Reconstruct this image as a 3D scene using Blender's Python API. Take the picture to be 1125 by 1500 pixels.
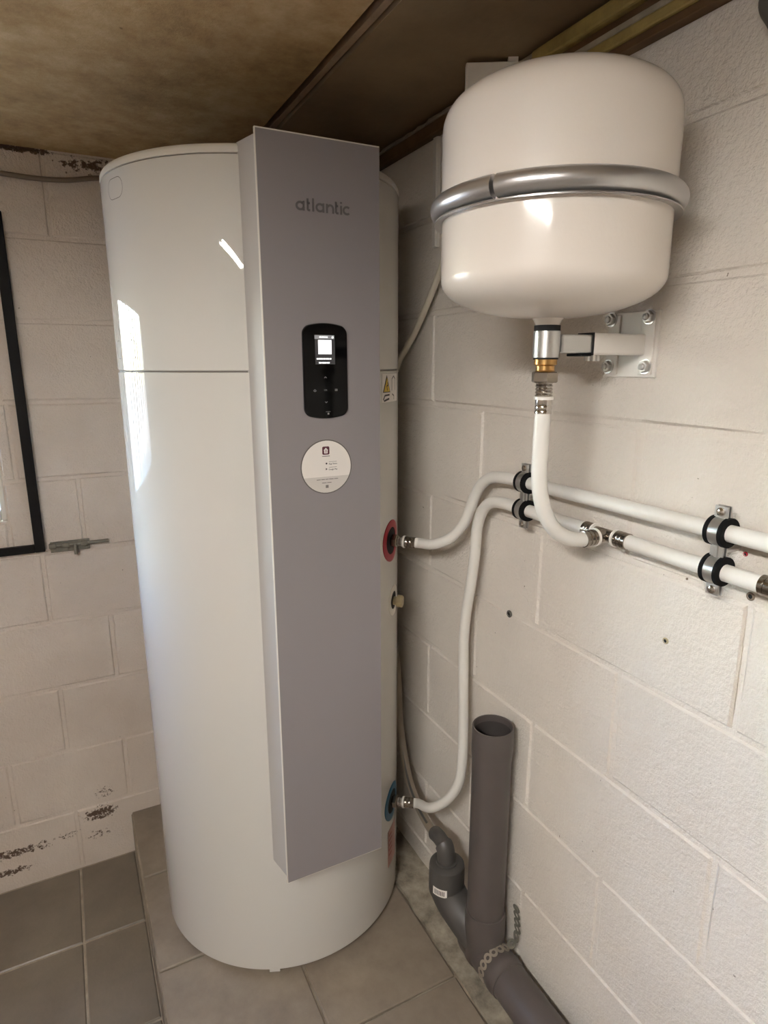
import bpy, bmesh, math, random
from mathutils import Vector, Matrix
random.seed(7)
for o in list(bpy.data.objects): bpy.data.objects.remove(o)
scene = bpy.context.scene
COL = scene.collection
PI = math.pi

# ------------------------------------------------------------------ camera
yaw, pitch, roll = 0.46944, 0.231944, -0.002172
F = Vector((math.sin(yaw)*math.cos(pitch), math.cos(yaw)*math.cos(pitch), -math.sin(pitch)))
RT = Vector((math.cos(yaw), -math.sin(yaw), 0)); UP = RT.cross(F)
r2 = RT*math.cos(roll) + UP*math.sin(roll); u2 = UP*math.cos(roll) - RT*math.sin(roll)
cam = bpy.data.cameras.new('camera'); cam.sensor_fit = 'HORIZONTAL'; cam.sensor_width = 36
cam.lens = 921.24/1125*36; cam.clip_start = 0.02
co = bpy.data.objects.new('camera', cam); COL.objects.link(co)
M = Matrix((r2, u2, -F)).transposed().to_4x4(); M.translation = (-0.7663, -1.8638, 1.4958)
co.matrix_world = M; scene.camera = co

# ------------------------------------------------------------------ sky and exposure
w = bpy.data.worlds.new('sky'); scene.world = w; w.use_nodes = True
nt = w.node_tree; bg = nt.nodes['Background']
sky = nt.nodes.new('ShaderNodeTexSky'); sky.sky_type = 'NISHITA'; sky.sun_disc = False
sky.sun_elevation = math.radians(38); sky.sun_rotation = math.radians(200)
nt.links.new(sky.outputs[0], bg.inputs[0]); bg.inputs[1].default_value = 6.0
LAMP_COLOR = (1.0, 0.965, 0.925); LAMP_STRENGTH = 188.0
sl = bpy.data.lights.new('sun', 'SUN'); sl.energy = 20.0; sl.angle = math.radians(.6); sl.color = (1, .95, .88)
so = bpy.data.objects.new('sun', sl); COL.objects.link(so); so.rotation_euler = (math.radians(35), 0, math.radians(-20))   # high sun behind the building: lights the ground outside
vs = scene.view_settings; vs.view_transform = 'Standard'; vs.look = 'None'; vs.gamma = 1.0
vs.use_curve_mapping = False; vs.exposure = 0.5

# ------------------------------------------------------------------ materials
def lin(c):
    return tuple(((x/255)/12.92 if x/255 <= .04045 else ((x/255+.055)/1.055)**2.4) for x in c)
MATS = {}
def nodes(name):
    m = bpy.data.materials.new(name); m.use_nodes = True
    return m, m.node_tree, m.node_tree.nodes['Principled BSDF']
def mat(name, rgb, rough=.5, metal=0., spec=.5, coat=0., bump=0., bscale=200., var=0., vscale=6., emit=0., rgb2=None, crough=.04):
    if name in MATS: return MATS[name]
    m, t, p = nodes(name); c = lin(rgb)
    p.inputs['Base Color'].default_value = (*c, 1); p.inputs['Roughness'].default_value = rough
    p.inputs['Metallic'].default_value = metal; p.inputs['Specular IOR Level'].default_value = spec
    p.inputs['Coat Weight'].default_value = coat; p.inputs['Coat Roughness'].default_value = crough
    geo = t.nodes.new('ShaderNodeNewGeometry')
    if var or rgb2:
        n = t.nodes.new('ShaderNodeTexNoise'); n.inputs['Scale'].default_value = vscale; n.inputs['Detail'].default_value = 6
        n.inputs['Roughness'].default_value = .62
        t.links.new(geo.outputs['Position'], n.inputs['Vector'])
        r = t.nodes.new('ShaderNodeValToRGB')
        d = lin(rgb2) if rgb2 else tuple(x*(1-var) for x in c)
        r.color_ramp.elements[0].position = .32; r.color_ramp.elements[1].position = .68
        r.color_ramp.elements[0].color = (*d, 1); r.color_ramp.elements[1].color = (*c, 1)
        t.links.new(n.outputs['Fac'], r.inputs['Fac']); t.links.new(r.outputs['Color'], p.inputs['Base Color'])
    if bump:
        n = t.nodes.new('ShaderNodeTexNoise'); n.inputs['Scale'].default_value = bscale; n.inputs['Detail'].default_value = 3
        t.links.new(geo.outputs['Position'], n.inputs['Vector'])
        b = t.nodes.new('ShaderNodeBump'); b.inputs['Strength'].default_value = bump; b.inputs['Distance'].default_value = .004
        t.links.new(n.outputs['Fac'], b.inputs['Height']); t.links.new(b.outputs['Normal'], p.inputs['Normal'])
    if emit:
        p.inputs['Emission Color'].default_value = (*c, 1); p.inputs['Emission Strength'].default_value = emit
    MATS[name] = m; return m

def mth(t, op, a, b=None, clamp=False):
    n = t.nodes.new('ShaderNodeMath'); n.operation = op; n.use_clamp = clamp
    for i, v in enumerate((a, b)):
        if v is None: continue
        if isinstance(v, (int, float)): n.inputs[i].default_value = v
        else: t.links.new(v, n.inputs[i])
    return n.outputs[0]

def wall_paint(name, rgb, rgb2, stains=False):
    """painted concrete block: pebbled paint skin with pits, faint grime"""
    m, t, p = nodes(name)
    geo = t.nodes.new('ShaderNodeNewGeometry'); pos = geo.outputs['Position']
    def noise(scale, detail=4, rough=.55):
        n = t.nodes.new('ShaderNodeTexNoise'); n.inputs['Scale'].default_value = scale
        n.inputs['Detail'].default_value = detail; n.inputs['Roughness'].default_value = rough
        t.links.new(pos, n.inputs['Vector']); return n.outputs['Fac']
    ramp = t.nodes.new('ShaderNodeValToRGB')
    ramp.color_ramp.elements[0].position = .3; ramp.color_ramp.elements[1].position = .7
    ramp.color_ramp.elements[0].color = (*lin(rgb2), 1); ramp.color_ramp.elements[1].color = (*lin(rgb), 1)
    t.links.new(noise(3.2, 5), ramp.inputs['Fac'])
    col = ramp.outputs['Color']
    # small dark pits
    spots = noise(75, 2, .5)
    sm = mth(t, 'MULTIPLY', mth(t, 'SUBTRACT', spots, .76), 30, True)
    mx = t.nodes.new('ShaderNodeMixRGB'); t.links.new(sm, mx.inputs['Fac']); t.links.new(col, mx.inputs[1])
    mx.inputs[2].default_value = (*lin((120, 105, 88)), 1); col = mx.outputs[0]
    if stains:
        sep = t.nodes.new('ShaderNodeSeparateXYZ'); t.links.new(pos, sep.inputs[0]); X, Z = sep.outputs[0], sep.outputs[2]
        def blob(x0, z0, rx, rz, thr, scale, gain=14):
            dx = mth(t, 'DIVIDE', mth(t, 'SUBTRACT', X, x0), rx); dz = mth(t, 'DIVIDE', mth(t, 'SUBTRACT', Z, z0), rz)
            r = mth(t, 'ADD', mth(t, 'MULTIPLY', dx, dx), mth(t, 'MULTIPLY', dz, dz))
            fall = mth(t, 'SUBTRACT', 1.0, r, True)
            v = mth(t, 'ADD', noise(scale, 4, .7), mth(t, 'MULTIPLY', fall, .3))
            return mth(t, 'MULTIPLY', mth(t, 'MULTIPLY', mth(t, 'SUBTRACT', v, thr), gain, True), mth(t, 'GREATER_THAN', fall, .02))
        msk = blob(-.79, .168, .065, .03, .66, 90)
        for a in ((-.77, .235, .05, .045, .80, 120), (-1.02, .118, .15, .022, .70, 80), (-1.05, .06, .11, .018, .70, 80),
                  (-.88, .125, .06, .02, .78, 110), (-.80, .10, .07, .03, .80, 90), (-.63, 1.975, .14, .035, .74, 60), (-.80, 1.995, .1, .012, .62, 60)):
            msk = mth(t, 'MAXIMUM', msk, blob(*a))
        mx = t.nodes.new('ShaderNodeMixRGB'); t.links.new(msk, mx.inputs['Fac']); t.links.new(col, mx.inputs[1])
        mx.inputs[2].default_value = (*lin((92, 72, 57)), 1); col = mx.outputs[0]
    t.links.new(col, p.inputs['Base Color'])
    p.inputs['Roughness'].default_value = .48; p.inputs['Specular IOR Level'].default_value = .4
    h = mth(t, 'ADD', mth(t, 'MULTIPLY', noise(190, 2, .6), .6), mth(t, 'MULTIPLY', noise(60, 4, .65), 1.2))
    h = mth(t, 'ADD', h, mth(t, 'MULTIPLY', noise(9, 3), 1.6))
    b = t.nodes.new('ShaderNodeBump'); b.inputs['Strength'].default_value = .65; b.inputs['Distance'].default_value = .006
    t.links.new(h, b.inputs['Height']); t.links.new(b.outputs['Normal'], p.inputs['Normal'])
    MATS[name] = m; return m

PAINT_R = wall_paint('cream_block_paint', (230, 223, 213), (219, 211, 201))
PAINT_B = wall_paint('aged_block_paint', (222, 210, 198), (206, 192, 179), True)
TILE = mat('brown_grey_tile', (130, 120, 106), .42, bump=.12, bscale=120, vscale=5, rgb2=(110, 100, 87))
TILE_P = mat('dusty_brown_tile', (152, 139, 123), .5, bump=.15, bscale=90, vscale=7, rgb2=(122, 110, 97))
GROUT = mat('grout', (178, 166, 148), .9, bump=.4, bscale=300, var=.35, vscale=30)
GROUT_P = mat('worn_grout', (172, 160, 142), .9, bump=.4, bscale=300, vscale=9, rgb2=(88, 78, 66))
SCREED = mat('stained_screed', (176, 166, 148), .85, bump=.7, bscale=60, vscale=22, rgb2=(112, 104, 92))
CONC = mat('brown_stained_concrete', (208, 182, 138), .8, bump=.35, bscale=30, vscale=7, rgb2=(140, 108, 68))
def concrete(name, a, b, c):
    m, t, p = nodes(name); geo = t.nodes.new('ShaderNodeNewGeometry')
    def noise(scale, detail, rough):
        n = t.nodes.new('ShaderNodeTexNoise'); n.inputs['Scale'].default_value = scale; n.inputs['Detail'].default_value = detail
        n.inputs['Roughness'].default_value = rough; t.links.new(geo.outputs['Position'], n.inputs['Vector']); return n.outputs['Fac']
    r = t.nodes.new('ShaderNodeValToRGB'); e = r.color_ramp.elements
    e[0].position = .33; e[0].color = (*lin(c), 1); e[1].position = .66; e[1].color = (*lin(a), 1)
    k = e.new(.5); k.color = (*lin(b), 1)
    t.links.new(mth(t, 'ADD', mth(t, 'MULTIPLY', noise(4, 6, .6), .65), mth(t, 'MULTIPLY', noise(22, 6, .75), .35)), r.inputs['Fac'])
    sp = mth(t, 'MULTIPLY', mth(t, 'SUBTRACT', noise(30, 2, .5), .75), 14, True)
    mx = t.nodes.new('ShaderNodeMixRGB'); t.links.new(sp, mx.inputs['Fac']); t.links.new(r.outputs['Color'], mx.inputs[1]); mx.inputs[2].default_value = (*lin((60, 46, 30)), 1)
    t.links.new(mx.outputs[0], p.inputs['Base Color']); p.inputs['Roughness'].default_value = .85
    bp = t.nodes.new('ShaderNodeBump'); bp.inputs['Strength'].default_value = .5; bp.inputs['Distance'].default_value = .004
    t.links.new(noise(60, 5, .7), bp.inputs['Height']); t.links.new(bp.outputs['Normal'], p.inputs['Normal'])
    return m
CONC = concrete('ceiling_concrete', (214, 188, 146), (184, 154, 108), (134, 104, 66))
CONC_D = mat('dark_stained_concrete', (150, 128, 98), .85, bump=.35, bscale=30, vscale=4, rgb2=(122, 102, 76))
BLACKGAP = mat('gap_shade_black', (8, 6, 5), .9, spec=.1)  # near-black backing paints the shade inside the open ceiling joint
MORTAR = mat('grey_brown_mortar', (168, 142, 116), .9, bump=.5, bscale=60, var=.3, vscale=20)
PLASTER = mat('rough_plaster_bead', (176, 166, 146), .9, bump=.8, bscale=70, var=.3, vscale=25)
BROWNWOOD = mat('dark_brown_wood', (104, 78, 48), .7, bump=.3, bscale=50, var=.3, vscale=18)
YELLOWWOOD = mat('yellow_wood', (176, 156, 92), .6, bump=.3, bscale=50, vscale=25, rgb2=(142, 122, 70))  # yellow tone mottled with a darker yellow
ENAMEL = mat('white_enamel', (212, 209, 203), .5, spec=0., coat=1., crough=.012)
ENAMEL_LID = mat('white_lid_plastic', (224, 219, 210), .35)
SEAM = mat('seam_grey', (112, 106, 100), .7)
PANEL = mat('satin_grey_panel', (140, 134, 136), .5, metal=.0, spec=.3)
PANEL_SIDE = mat('light_grey_panel_side', (186, 182, 178), .45)
LOGO = mat('dark_grey_logo', (98, 94, 95), .5)
BLACK_GLOSS = mat('black_gloss', (5, 5, 6), .08, spec=.14)
SCREEN = mat('screen_dark', (52, 52, 54), .2, emit=.35)
SCREEN_HEAD = mat('screen_grey', (120, 120, 122), .2, emit=.5)
SCREEN_WHITE = mat('screen_white', (250, 250, 250), .3, emit=1.0)
ICON = mat('button_print', (150, 150, 150), .4)
STICKER = mat('white_sticker', (232, 226, 220), .5)
STICKER_G = mat('pale_grey_sticker', (206, 200, 194), .5)
STICKER_RIM = mat('grey_sticker_rim', (96, 90, 88), .5)
MAROON = mat('maroon_print', (88, 34, 48), .5)
PRINT = mat('grey_print', (120, 114, 112), .6)
PRINT_D = mat('dark_print', (62, 58, 58), .6)
RED = mat('red_plastic', (158, 14, 34), .4)
REDLABEL = mat('faded_red_label', (178, 134, 122), .5)
REDPRINT = mat('faded_red_print', (160, 72, 66), .5)
BLUE = mat('blue_plastic', (24, 92, 124), .4)
BLACK = mat('black_recess', (10, 8, 8), .8)
BEIGE = mat('beige_plastic', (176, 160, 124), .4)
YELLOW = mat('warning_yellow', (214, 178, 52), .5)
CREAM = mat('cream_enamel', (232, 223, 213), .4, spec=.3, coat=.8, crough=.10, bump=.035, bscale=220)
ZINC = mat('zinc_steel', (196, 195, 194), .32, metal=.85, bump=.05, bscale=60)
GALV = mat('galvanised_steel', (206, 206, 204), .3, metal=.95, bump=.1, bscale=90)
CHROME = mat('nickel_brass', (206, 202, 196), .16, metal=1.)
SLEEVE = mat('steel_press_sleeve', (150, 142, 132), .22, metal=1.)
BRASS = mat('brass', (184, 146, 92), .28, metal=.9)
WHITE_PIPE = mat('white_pipe', (226, 223, 216), .38)
WHITE_PLASTIC = mat('white_plastic', (236, 232, 224), .4)
BOLT_HEAD = mat('bright_zinc_bolt', (196, 194, 190), .4, metal=.55)
WHITE_STEEL = mat('white_painted_steel', (224, 219, 212), .35)
RUBBER = mat('black_rubber', (9, 9, 10), .75, spec=.2)
PVC = mat('grey_pvc', (88, 81, 78), .42, bump=.06, bscale=40, var=.12, vscale=12)
PVC_D = mat('dark_grey_pvc', (76, 73, 70), .45, bump=.06, bscale=40)
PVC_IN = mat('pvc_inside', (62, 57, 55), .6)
HOSE_G = mat('grey_clear_hose', (142, 130, 114), .3)
BLACKSTEEL = mat('black_painted_steel', (18, 15, 14), .6, spec=.2, bump=.2, bscale=80, var=.3, vscale=30)
BOLT = mat('weathered_bolt_steel', (138, 134, 122), .5, metal=.4, bump=.2, bscale=90, var=.3, vscale=40)
STRAP = mat('dull_strap_steel', (176, 166, 152), .45, metal=.6, bump=.2, bscale=80)
CABLE_BR = mat('grey_brown_cable', (124, 110, 96), .5)
CABLE_W = mat('off_white_cable', (206, 198, 182), .45)
GREY_CABLE = mat('dark_grey_cable', (84, 82, 78), .5)
LAMP_BODY = mat('lamp_body_white', (226, 224, 218), .4)
WINDOW_WHITE = mat('white_window_frame', (226, 222, 214), .4)
GRAVEL = mat('pale_gravel', (180, 168, 150), .9, bump=.5, bscale=30, var=.4, vscale=8)

# ------------------------------------------------------------------ builders
def link(o): COL.objects.link(o); return o
def tag(o, label=None, cat=None, group=None, kind=None):
    for k, v in (('label', label), ('category', cat), ('group', group), ('kind', kind)):
        if v: o[k] = v
    return o
def thing(name, loc, label, cat, group=None):
    o = link(bpy.data.objects.new(name, None)); o.location = loc; o.empty_display_size = .05
    return tag(o, label, cat, group)
def rootloc(o):
    v = Vector((0, 0, 0))
    while o: v += o.location; o = o.parent
    return v
def obj(name, bm, material, parent=None, smooth=False, label=None):
    """mesh given in room coordinates, stored relative to its parent"""
    if parent is not None: bmesh.ops.translate(bm, verts=bm.verts, vec=-rootloc(parent))
    bmesh.ops.recalc_face_normals(bm, faces=bm.faces)
    me = bpy.data.meshes.new(name); bm.to_mesh(me); bm.free()
    me.materials.append(material)
    if smooth is not False:
        ang = .7 if smooth is True else smooth
        for p in me.polygons: p.use_smooth = True
        try: me.set_sharp_from_angle(angle=ang)
        except Exception: pass
    o = link(bpy.data.objects.new(name, me)); o.parent = parent
    if label: o['label'] = label
    return o
def B(): return bmesh.new()
def box(bm, x0, x1, y0, y1, z0, z1, bev=0., seg=1, mtx=None):
    vs = [bm.verts.new((x, y, z)) for x in (x0, x1) for y in (y0, y1) for z in (z0, z1)]
    fs = [bm.faces.new([vs[i] for i in f]) for f in ((0,1,3,2),(4,6,7,5),(0,4,5,1),(2,3,7,6),(0,2,6,4),(1,5,7,3))]
    out = vs
    if bev:
        es = list({e for f in fs for e in f.edges})
        r = bmesh.ops.bevel(bm, geom=es, offset=bev, segments=seg, affect='EDGES', profile=.5)
        out = list({v for f in r['faces'] for v in f.verts} | {v for v in vs if v.is_valid})
    if mtx is not None:
        bmesh.ops.transform(bm, matrix=mtx, verts=[v for v in out if v.is_valid])
    return bm
def lathe(bm, prof, origin, axis=(0, 0, 1), seg=48, cap0=True, cap1=True, a0=0., a1=2*PI):
    """profile [(radius, distance along axis)]"""
    ax = Vector(axis).normalized()
    u = ax.orthogonal().normalized() if abs(ax.z) < .99 else Vector((1, 0, 0)); v = ax.cross(u)
    if abs(ax.z) >= .99: v = Vector((0, 1, 0)) * (1 if ax.z > 0 else -1)
    full = abs(a1-a0-2*PI) < 1e-6; n = seg if full else seg+1
    o = Vector(origin); rings = []
    for r, h in prof:
        rings.append([bm.verts.new(o + ax*h + (u*math.cos(a0+(a1-a0)*i/seg) + v*math.sin(a0+(a1-a0)*i/seg))*max(r, 1e-5)) for i in range(n)])
    for A, C in zip(rings, rings[1:]):
        for i in range(seg):
            j = (i+1) % n; bm.faces.new((A[i], A[j], C[j], C[i]))
    if full and cap0: bm.faces.new(rings[0][::-1])
    if full and cap1: bm.faces.new(rings[-1])
    if not full and len(prof) > 2:
        for k in (0, n-1):
            try: bm.faces.new([R[k] for R in rings])
            except ValueError: pass
    return bm
def smoothpath(pts, sub=6):
    P = [Vector(p) for p in pts]; out = []
    for i in range(len(P)-1):
        p0, p1, p2, p3 = P[max(i-1, 0)], P[i], P[i+1], P[min(i+2, len(P)-1)]
        for k in range(sub):
            s = k/sub
            out.append(.5*((2*p1) + (p2-p0)*s + (2*p0-5*p1+4*p2-p3)*s*s + (3*p1-p0-3*p2+p3)*s**3))
    out.append(P[-1]); return out
def tube(bm, pts, r, seg=16, sub=6, cap=True):
    path = smoothpath(pts, sub) if sub > 1 else [Vector(p) for p in pts]
    n = len(path); T = [(path[min(i+1, n-1)]-path[max(i-1, 0)]).normalized() for i in range(n)]
    nrm = T[0].orthogonal().normalized(); rings = []
    for i in range(n):
        nrm = (nrm - T[i]*nrm.dot(T[i])).normalized(); bn = T[i].cross(nrm)
        rr = r(i/(n-1)) if callable(r) else r
        rings.append([bm.verts.new(path[i] + (nrm*math.cos(2*PI*k/seg)+bn*math.sin(2*PI*k/seg))*rr) for k in range(seg)])
    for A, C in zip(rings, rings[1:]):
        for k in range(seg): bm.faces.new((A[k], A[(k+1) % seg], C[(k+1) % seg], C[k]))
    if cap: bm.faces.new(rings[0][::-1]); bm.faces.new(rings[-1])
    return bm
def cyl(bm, p, q, r, seg=24, bev=0.):
    p, q = Vector(p), Vector(q); L = (q-p).length
    prof = [(r, 0), (r, L)] if not bev else [(r-bev, 0), (r, bev), (r, L-bev), (r-bev, L)]
    return lathe(bm, prof, p, (q-p), seg)
def hexa(bm, p, q, r): return lathe(bm, [(r*.9, 0), (r, .0015), (r, (Vector(q)-Vector(p)).length-.0015), (r*.9, (Vector(q)-Vector(p)).length)], p, Vector(q)-Vector(p), 6)
def poly_extrude(bm, pts, n, d):
    """closed polygon of 3D points pushed along n by d"""
    n = Vector(n); a = [bm.verts.new(Vector(p)) for p in pts]; b = [bm.verts.new(Vector(p)+n*d) for p in pts]
    bm.faces.new(a[::-1]); bm.faces.new(b)
    for i in range(len(a)): j = (i+1) % len(a); bm.faces.new((a[i], a[j], b[j], b[i]))
    return bm

# ------------------------------------------------------------------ room shell
XL, YF, ZC = -3.2, -4.2, 2.0
def struct(name, bm, m, label, cat): return tag(obj(name, bm, m), label, cat, kind='structure')

floor = struct('floor', box(B(), XL-.1, .25, YF-.1, .25, -.1, -.004), GROUT, 'lower floor of brown grey square tiles with pale grout', 'floor')
def tile_mesh(w, d, h, m, name):
    bm = box(B(), -w/2, w/2, -d/2, d/2, 0, h, .0025)
    bmesh.ops.recalc_face_normals(bm, faces=bm.faces)
    me = bpy.data.meshes.new(name); bm.to_mesh(me); bm.free(); me.materials.append(m); return me
def child(name, me, parent, loc, rz=0.):
    o = link(bpy.data.objects.new(name, me)); o.parent = parent; o.location = Vector(loc)-rootloc(parent); o.rotation_euler.z = rz; return o
TW = .301
def lay_tiles(parent, xs, ys, ztop, m, g):
    cache = {}
    for x0, x1 in zip(xs, xs[1:]):
        for y0, y1 in zip(ys, ys[1:]):
            w, d = round(abs(x1-x0)-g, 4), round(abs(y1-y0)-g, 4)
            if w < .02 or d < .02: continue
            if (w, d) not in cache: cache[(w, d)] = tile_mesh(w, d, .012, m, 'tile')
            child('tile', cache[(w, d)], parent, ((x0+x1)/2, (y0+y1)/2, ztop-.012+random.uniform(-.0006, .0006)))
def steps(a, b, first, st):
    v = [a]; x = first
    while x > b+.03: v.append(x); x -= st
    v.append(b); return v
YPF = -1.50
lay_tiles(floor, steps(-.705, XL, -.862, TW), steps(0, YF, -.285, TW), 0, TILE, .006)
lay_tiles(floor, steps(0, -.705, -.26, TW), steps(YPF-.002, YF, -1.79, TW), 0, TILE, .006)

plinth = tag(obj('floor_plinth', box(B(), -.7055, .0, YPF, 0, -.004, .134, .003), GROUT_P), 'raised tiled plinth under the water heater, along the right wall', 'plinth', kind='structure')
lay_tiles(plinth, [-.705, -.404, -.1015], [0, -.293, -.596, -.91, -1.21, YPF], .14, TILE_P, .005)
# raw cement strip between the tiles and the wall
bm = B(); n = 44; prev = None
for i in range(n+1):
    y = YPF*i/n
    xa = -.0995 + .0022*math.sin(i*1.7) + random.uniform(-.002, .002); za = .1405 + random.uniform(-.0016, .0016)
    row = [bm.verts.new((xa, y, .125)), bm.verts.new((xa+.003, y, za)), bm.verts.new((-.05, y, za+random.uniform(-.002, .002))), bm.verts.new((.0, y, za+.001))]
    if prev:
        for k in range(3): bm.faces.new((prev[k], prev[k+1], row[k+1], row[k]))
    prev = row
obj('screed_strip', bm, SCREED, plinth, label='rough stained cement strip beside the wall')

# block walls: core with shallow painted joints, blocks proud of it
JR = .0042
def block_mesh(w, h, seed, m):
    """face in local XZ, outward -Y, origin in the middle of the face"""
    rnd = random.Random(seed); bm = B(); c = .0035; a, b = w/2, h/2
    j = lambda: rnd.uniform(-.0016, .0016)
    back = [bm.verts.new((x*a, .004, z*b)) for x, z in ((-1, -1), (1, -1), (1, 1), (-1, 1))]
    ring = []
    for (x, z), (dx, dz) in zip(((-1,-1),(0,-1),(1,-1),(1,0),(1,1),(0,1),(-1,1),(-1,0)), ((1,1),(0,1),(-1,1),(-1,0),(-1,-1),(0,-1),(1,-1),(1,0))):
        ring.append((bm.verts.new((x*a+j()*.6, JR, z*b+j()*.6)), bm.verts.new((x*a+dx*c+j(), rnd.uniform(-.0005, .0008), z*b+dz*c+j()))))
    ctr = bm.verts.new((0, rnd.uniform(-.001, .0006), 0))
    for i in range(8):
        k = (i+1) % 8
        bm.faces.new((ring[i][0], ring[k][0], ring[k][1], ring[i][1])); bm.faces.new((ring[i][1], ring[k][1], ctr))
    for q in range(4):
        i = q*2; k = (i+2) % 8
        bm.faces.new((back[q], back[(q+1) % 4], ring[k][0], ring[i+1][0], ring[i][0]))
    bm.faces.new(back[::-1]); bmesh.ops.recalc_face_normals(bm, faces=bm.faces)
    me = bpy.data.meshes.new('block'); bm.to_mesh(me); bm.free(); me.materials.append(m)
    for p in me.polygons: p.use_smooth = True
    try: me.set_sharp_from_angle(angle=.15)
    except Exception: pass
    return me
BC = {}
def lay_block(parent, s0, s1, z0, z1, axis, m, joint=.0085):
    w, h = round(s1-s0-joint, 3), round(z1-z0-joint, 3)
    if w < .02 or h < .02: return
    key = (w, h, m.name, random.randrange(4))
    if key not in BC: BC[key] = block_mesh(w, h, hash(key[:2])+key[3], m)
    if axis == 'y': child('block', BC[key], parent, (0, -(s0+s1)/2, (z0+z1)/2), -PI/2)
    else: child('block', BC[key], parent, (-(s0+s1)/2, 0, (z0+z1)/2))
def wall_right_z(i): return {0: 0, 6: 1.193, 10: 2.0}.get(i, .2*i+.005)
wr = struct('wall_right', box(B(), JR, .2, YF, .2, -.1, 2.05), PAINT_R, 'right wall of cream painted concrete blocks', 'wall')
for i in range(10):
    ph = .605 if i % 2 else .803
    cuts = [0.] + [s for s in (ph+.396*k for k in range(-3, 12)) if .03 < s < -YF-.03] + [-YF]
    for s0, s1 in zip(cuts, cuts[1:]): lay_block(wr, s0, s1, wall_right_z(i), wall_right_z(i+1), 'y', PAINT_R)

WX0, WX1, WZ0, WZ1 = .922, 1.76, 1.095, 1.70          # window opening in the back wall (distance left of the corner)
bm = B()
for a, b, c, d, y in ((0, WX0, 0, 2.05, .2), (WX1, -XL, 0, 2.05, .07), (WX1+.4, -XL, 0, 2.05, .2), (WX0, WX1, 0, WZ0, .2), (WX0, WX1, WZ1, 2.05, .2), (WX1, WX1+.4, 0, WZ0, .2), (WX1, WX1+.4, WZ1, 2.05, .2)):
    box(bm, -b, -a, JR if (y < .1 or a != WX1+.4 and not (a == WX1 and y > .1)) else .0701, y, c-(.1 if c == 0 else 0), d)
wb = struct('wall_back', bm, PAINT_B, 'back wall of aged cream painted blocks with mould near the floor', 'wall')
PH = [.854, .703, .854, .703, .854, .747, .89, .60, .85, .743]
for i in range(10):
    cuts = [0.] + [s for s in (PH[i]+.301*k for k in range(-4, 12)) if .03 < s < -XL-.03] + [-XL]
    z0, z1 = .2*i, .2*(i+1)
    for s0, s1 in zip(cuts, cuts[1:]):
        for a, b in ([(s0, s1)] if (z1 <= WZ0 or z0 >= WZ1) else [(s0, min(s1, WX0)), (max(s0, WX1), s1)]):
            if b-a > .02: lay_block(wb, a, b, z0, z1, 'x', PAINT_B)
        if z0 < WZ0 < z1 or z0 < WZ1 < z1:
            a, b = max(s0, WX0), min(s1, WX1)
            if b-a > .02:
                if z0 < WZ0 < z1: lay_block(wb, a, b, z0, WZ0, 'x', PAINT_B)
                else: lay_block(wb, a, b, WZ1, z1, 'x', PAINT_B)
struct('wall_left', box(B(), XL-.2, XL, YF-.2, .2, -.1, 2.05), PAINT_B, 'left wall of painted blocks outside the frame', 'wall')
struct('wall_front', box(B(), XL, .2, YF-.2, YF, -.1, 2.05), PAINT_B, 'painted wall behind the viewer', 'wall')

# ceiling: concrete slabs with an open joint
ceil_ = struct('ceiling', box(B(), XL-.2, .3, YF-.2, .3, 2.04, 2.14), BLACKGAP, 'low brown stained concrete slab ceiling with an open joint', 'ceiling')
def slab(x0, x1, m, z=2.0):
    bm = B(); n = 20; rows = []
    for i in range(n+1):
        y = .25+(YF-.45)*i/n
        rows.append([bm.verts.new((x0+random.uniform(-.001, .001), y, z)), bm.verts.new((x1+random.uniform(-.0015, .0015), y, z)), bm.verts.new((x1, y, 2.05)), bm.verts.new((x0, y, 2.05))])
    for a, b in zip(rows, rows[1:]):
        for k in range(4): bm.faces.new((a[k], a[(k+1) % 4], b[(k+1) % 4], b[k]))
    bm.faces.new(rows[0]); bm.faces.new(rows[-1][::-1])
    return obj('slab', bm, m, ceil_)
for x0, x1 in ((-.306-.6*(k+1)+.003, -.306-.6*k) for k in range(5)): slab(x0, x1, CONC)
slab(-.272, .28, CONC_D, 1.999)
obj('joint_mortar', box(B(), -.2895, -.277, YF, .2, 2.004, 2.045), MORTAR, ceil_, label='pale mortar edge inside the joint')

# timber and plaster along the head of the right wall
t1 = thing('trim_1', (0, -.45, 1.957), 'dark brown wooden batten along the top of the right wall, behind the heater', 'batten'); t1['kind'] = 'structure'
obj('batten', box(B(), -.022, -.0005, -.93, -.01, 1.957, 1.981, .002), BROWNWOOD, t1)
bm = B(); prev = None
for i in range(40):
    y = -.93+.92*i/39; b = random.uniform(0, .006)
    row = [bm.verts.new(v) for v in ((-.0005, y, 1.98), (-.019-b, y, 1.9815), (-.014-b*.7, y, 1.990+b*.5), (-.004, y, 1.9985), (-.0005, y, 1.9985))]
    if prev:
        for k in range(4): bm.faces.new((prev[k], prev[k+1], row[k+1], row[k]))
    prev = row
obj('plaster_bead', bm, PLASTER, t1, label='crumbly plaster bead')
t2 = thing('trim_2', (0, -1.5, 1.915), 'pair of yellow wooden battens along the top of the right wall, above the vessel', 'batten'); t2['kind'] = 'structure'
Y0, Y1 = -3.0, -.932
obj('upper_batten', box(B(), -.024, -.0005, Y0, Y1, 1.966, 1.989, .004, 2), YELLOWWOOD, t2)
obj('filler_strip', box(B(), -.012, -.0005, Y0, Y1, 1.9535, 1.9655), BROWNWOOD, t2)
obj('plaster_strip', box(B(), -.019, -.0005, Y0, Y1, 1.944, 1.953, .001), PLASTER, t2)
obj('lower_batten', box(B(), -.021, -.0005, Y0, Y1, 1.9275, 1.9435, .003, 2), YELLOWWOOD, t2)
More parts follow.
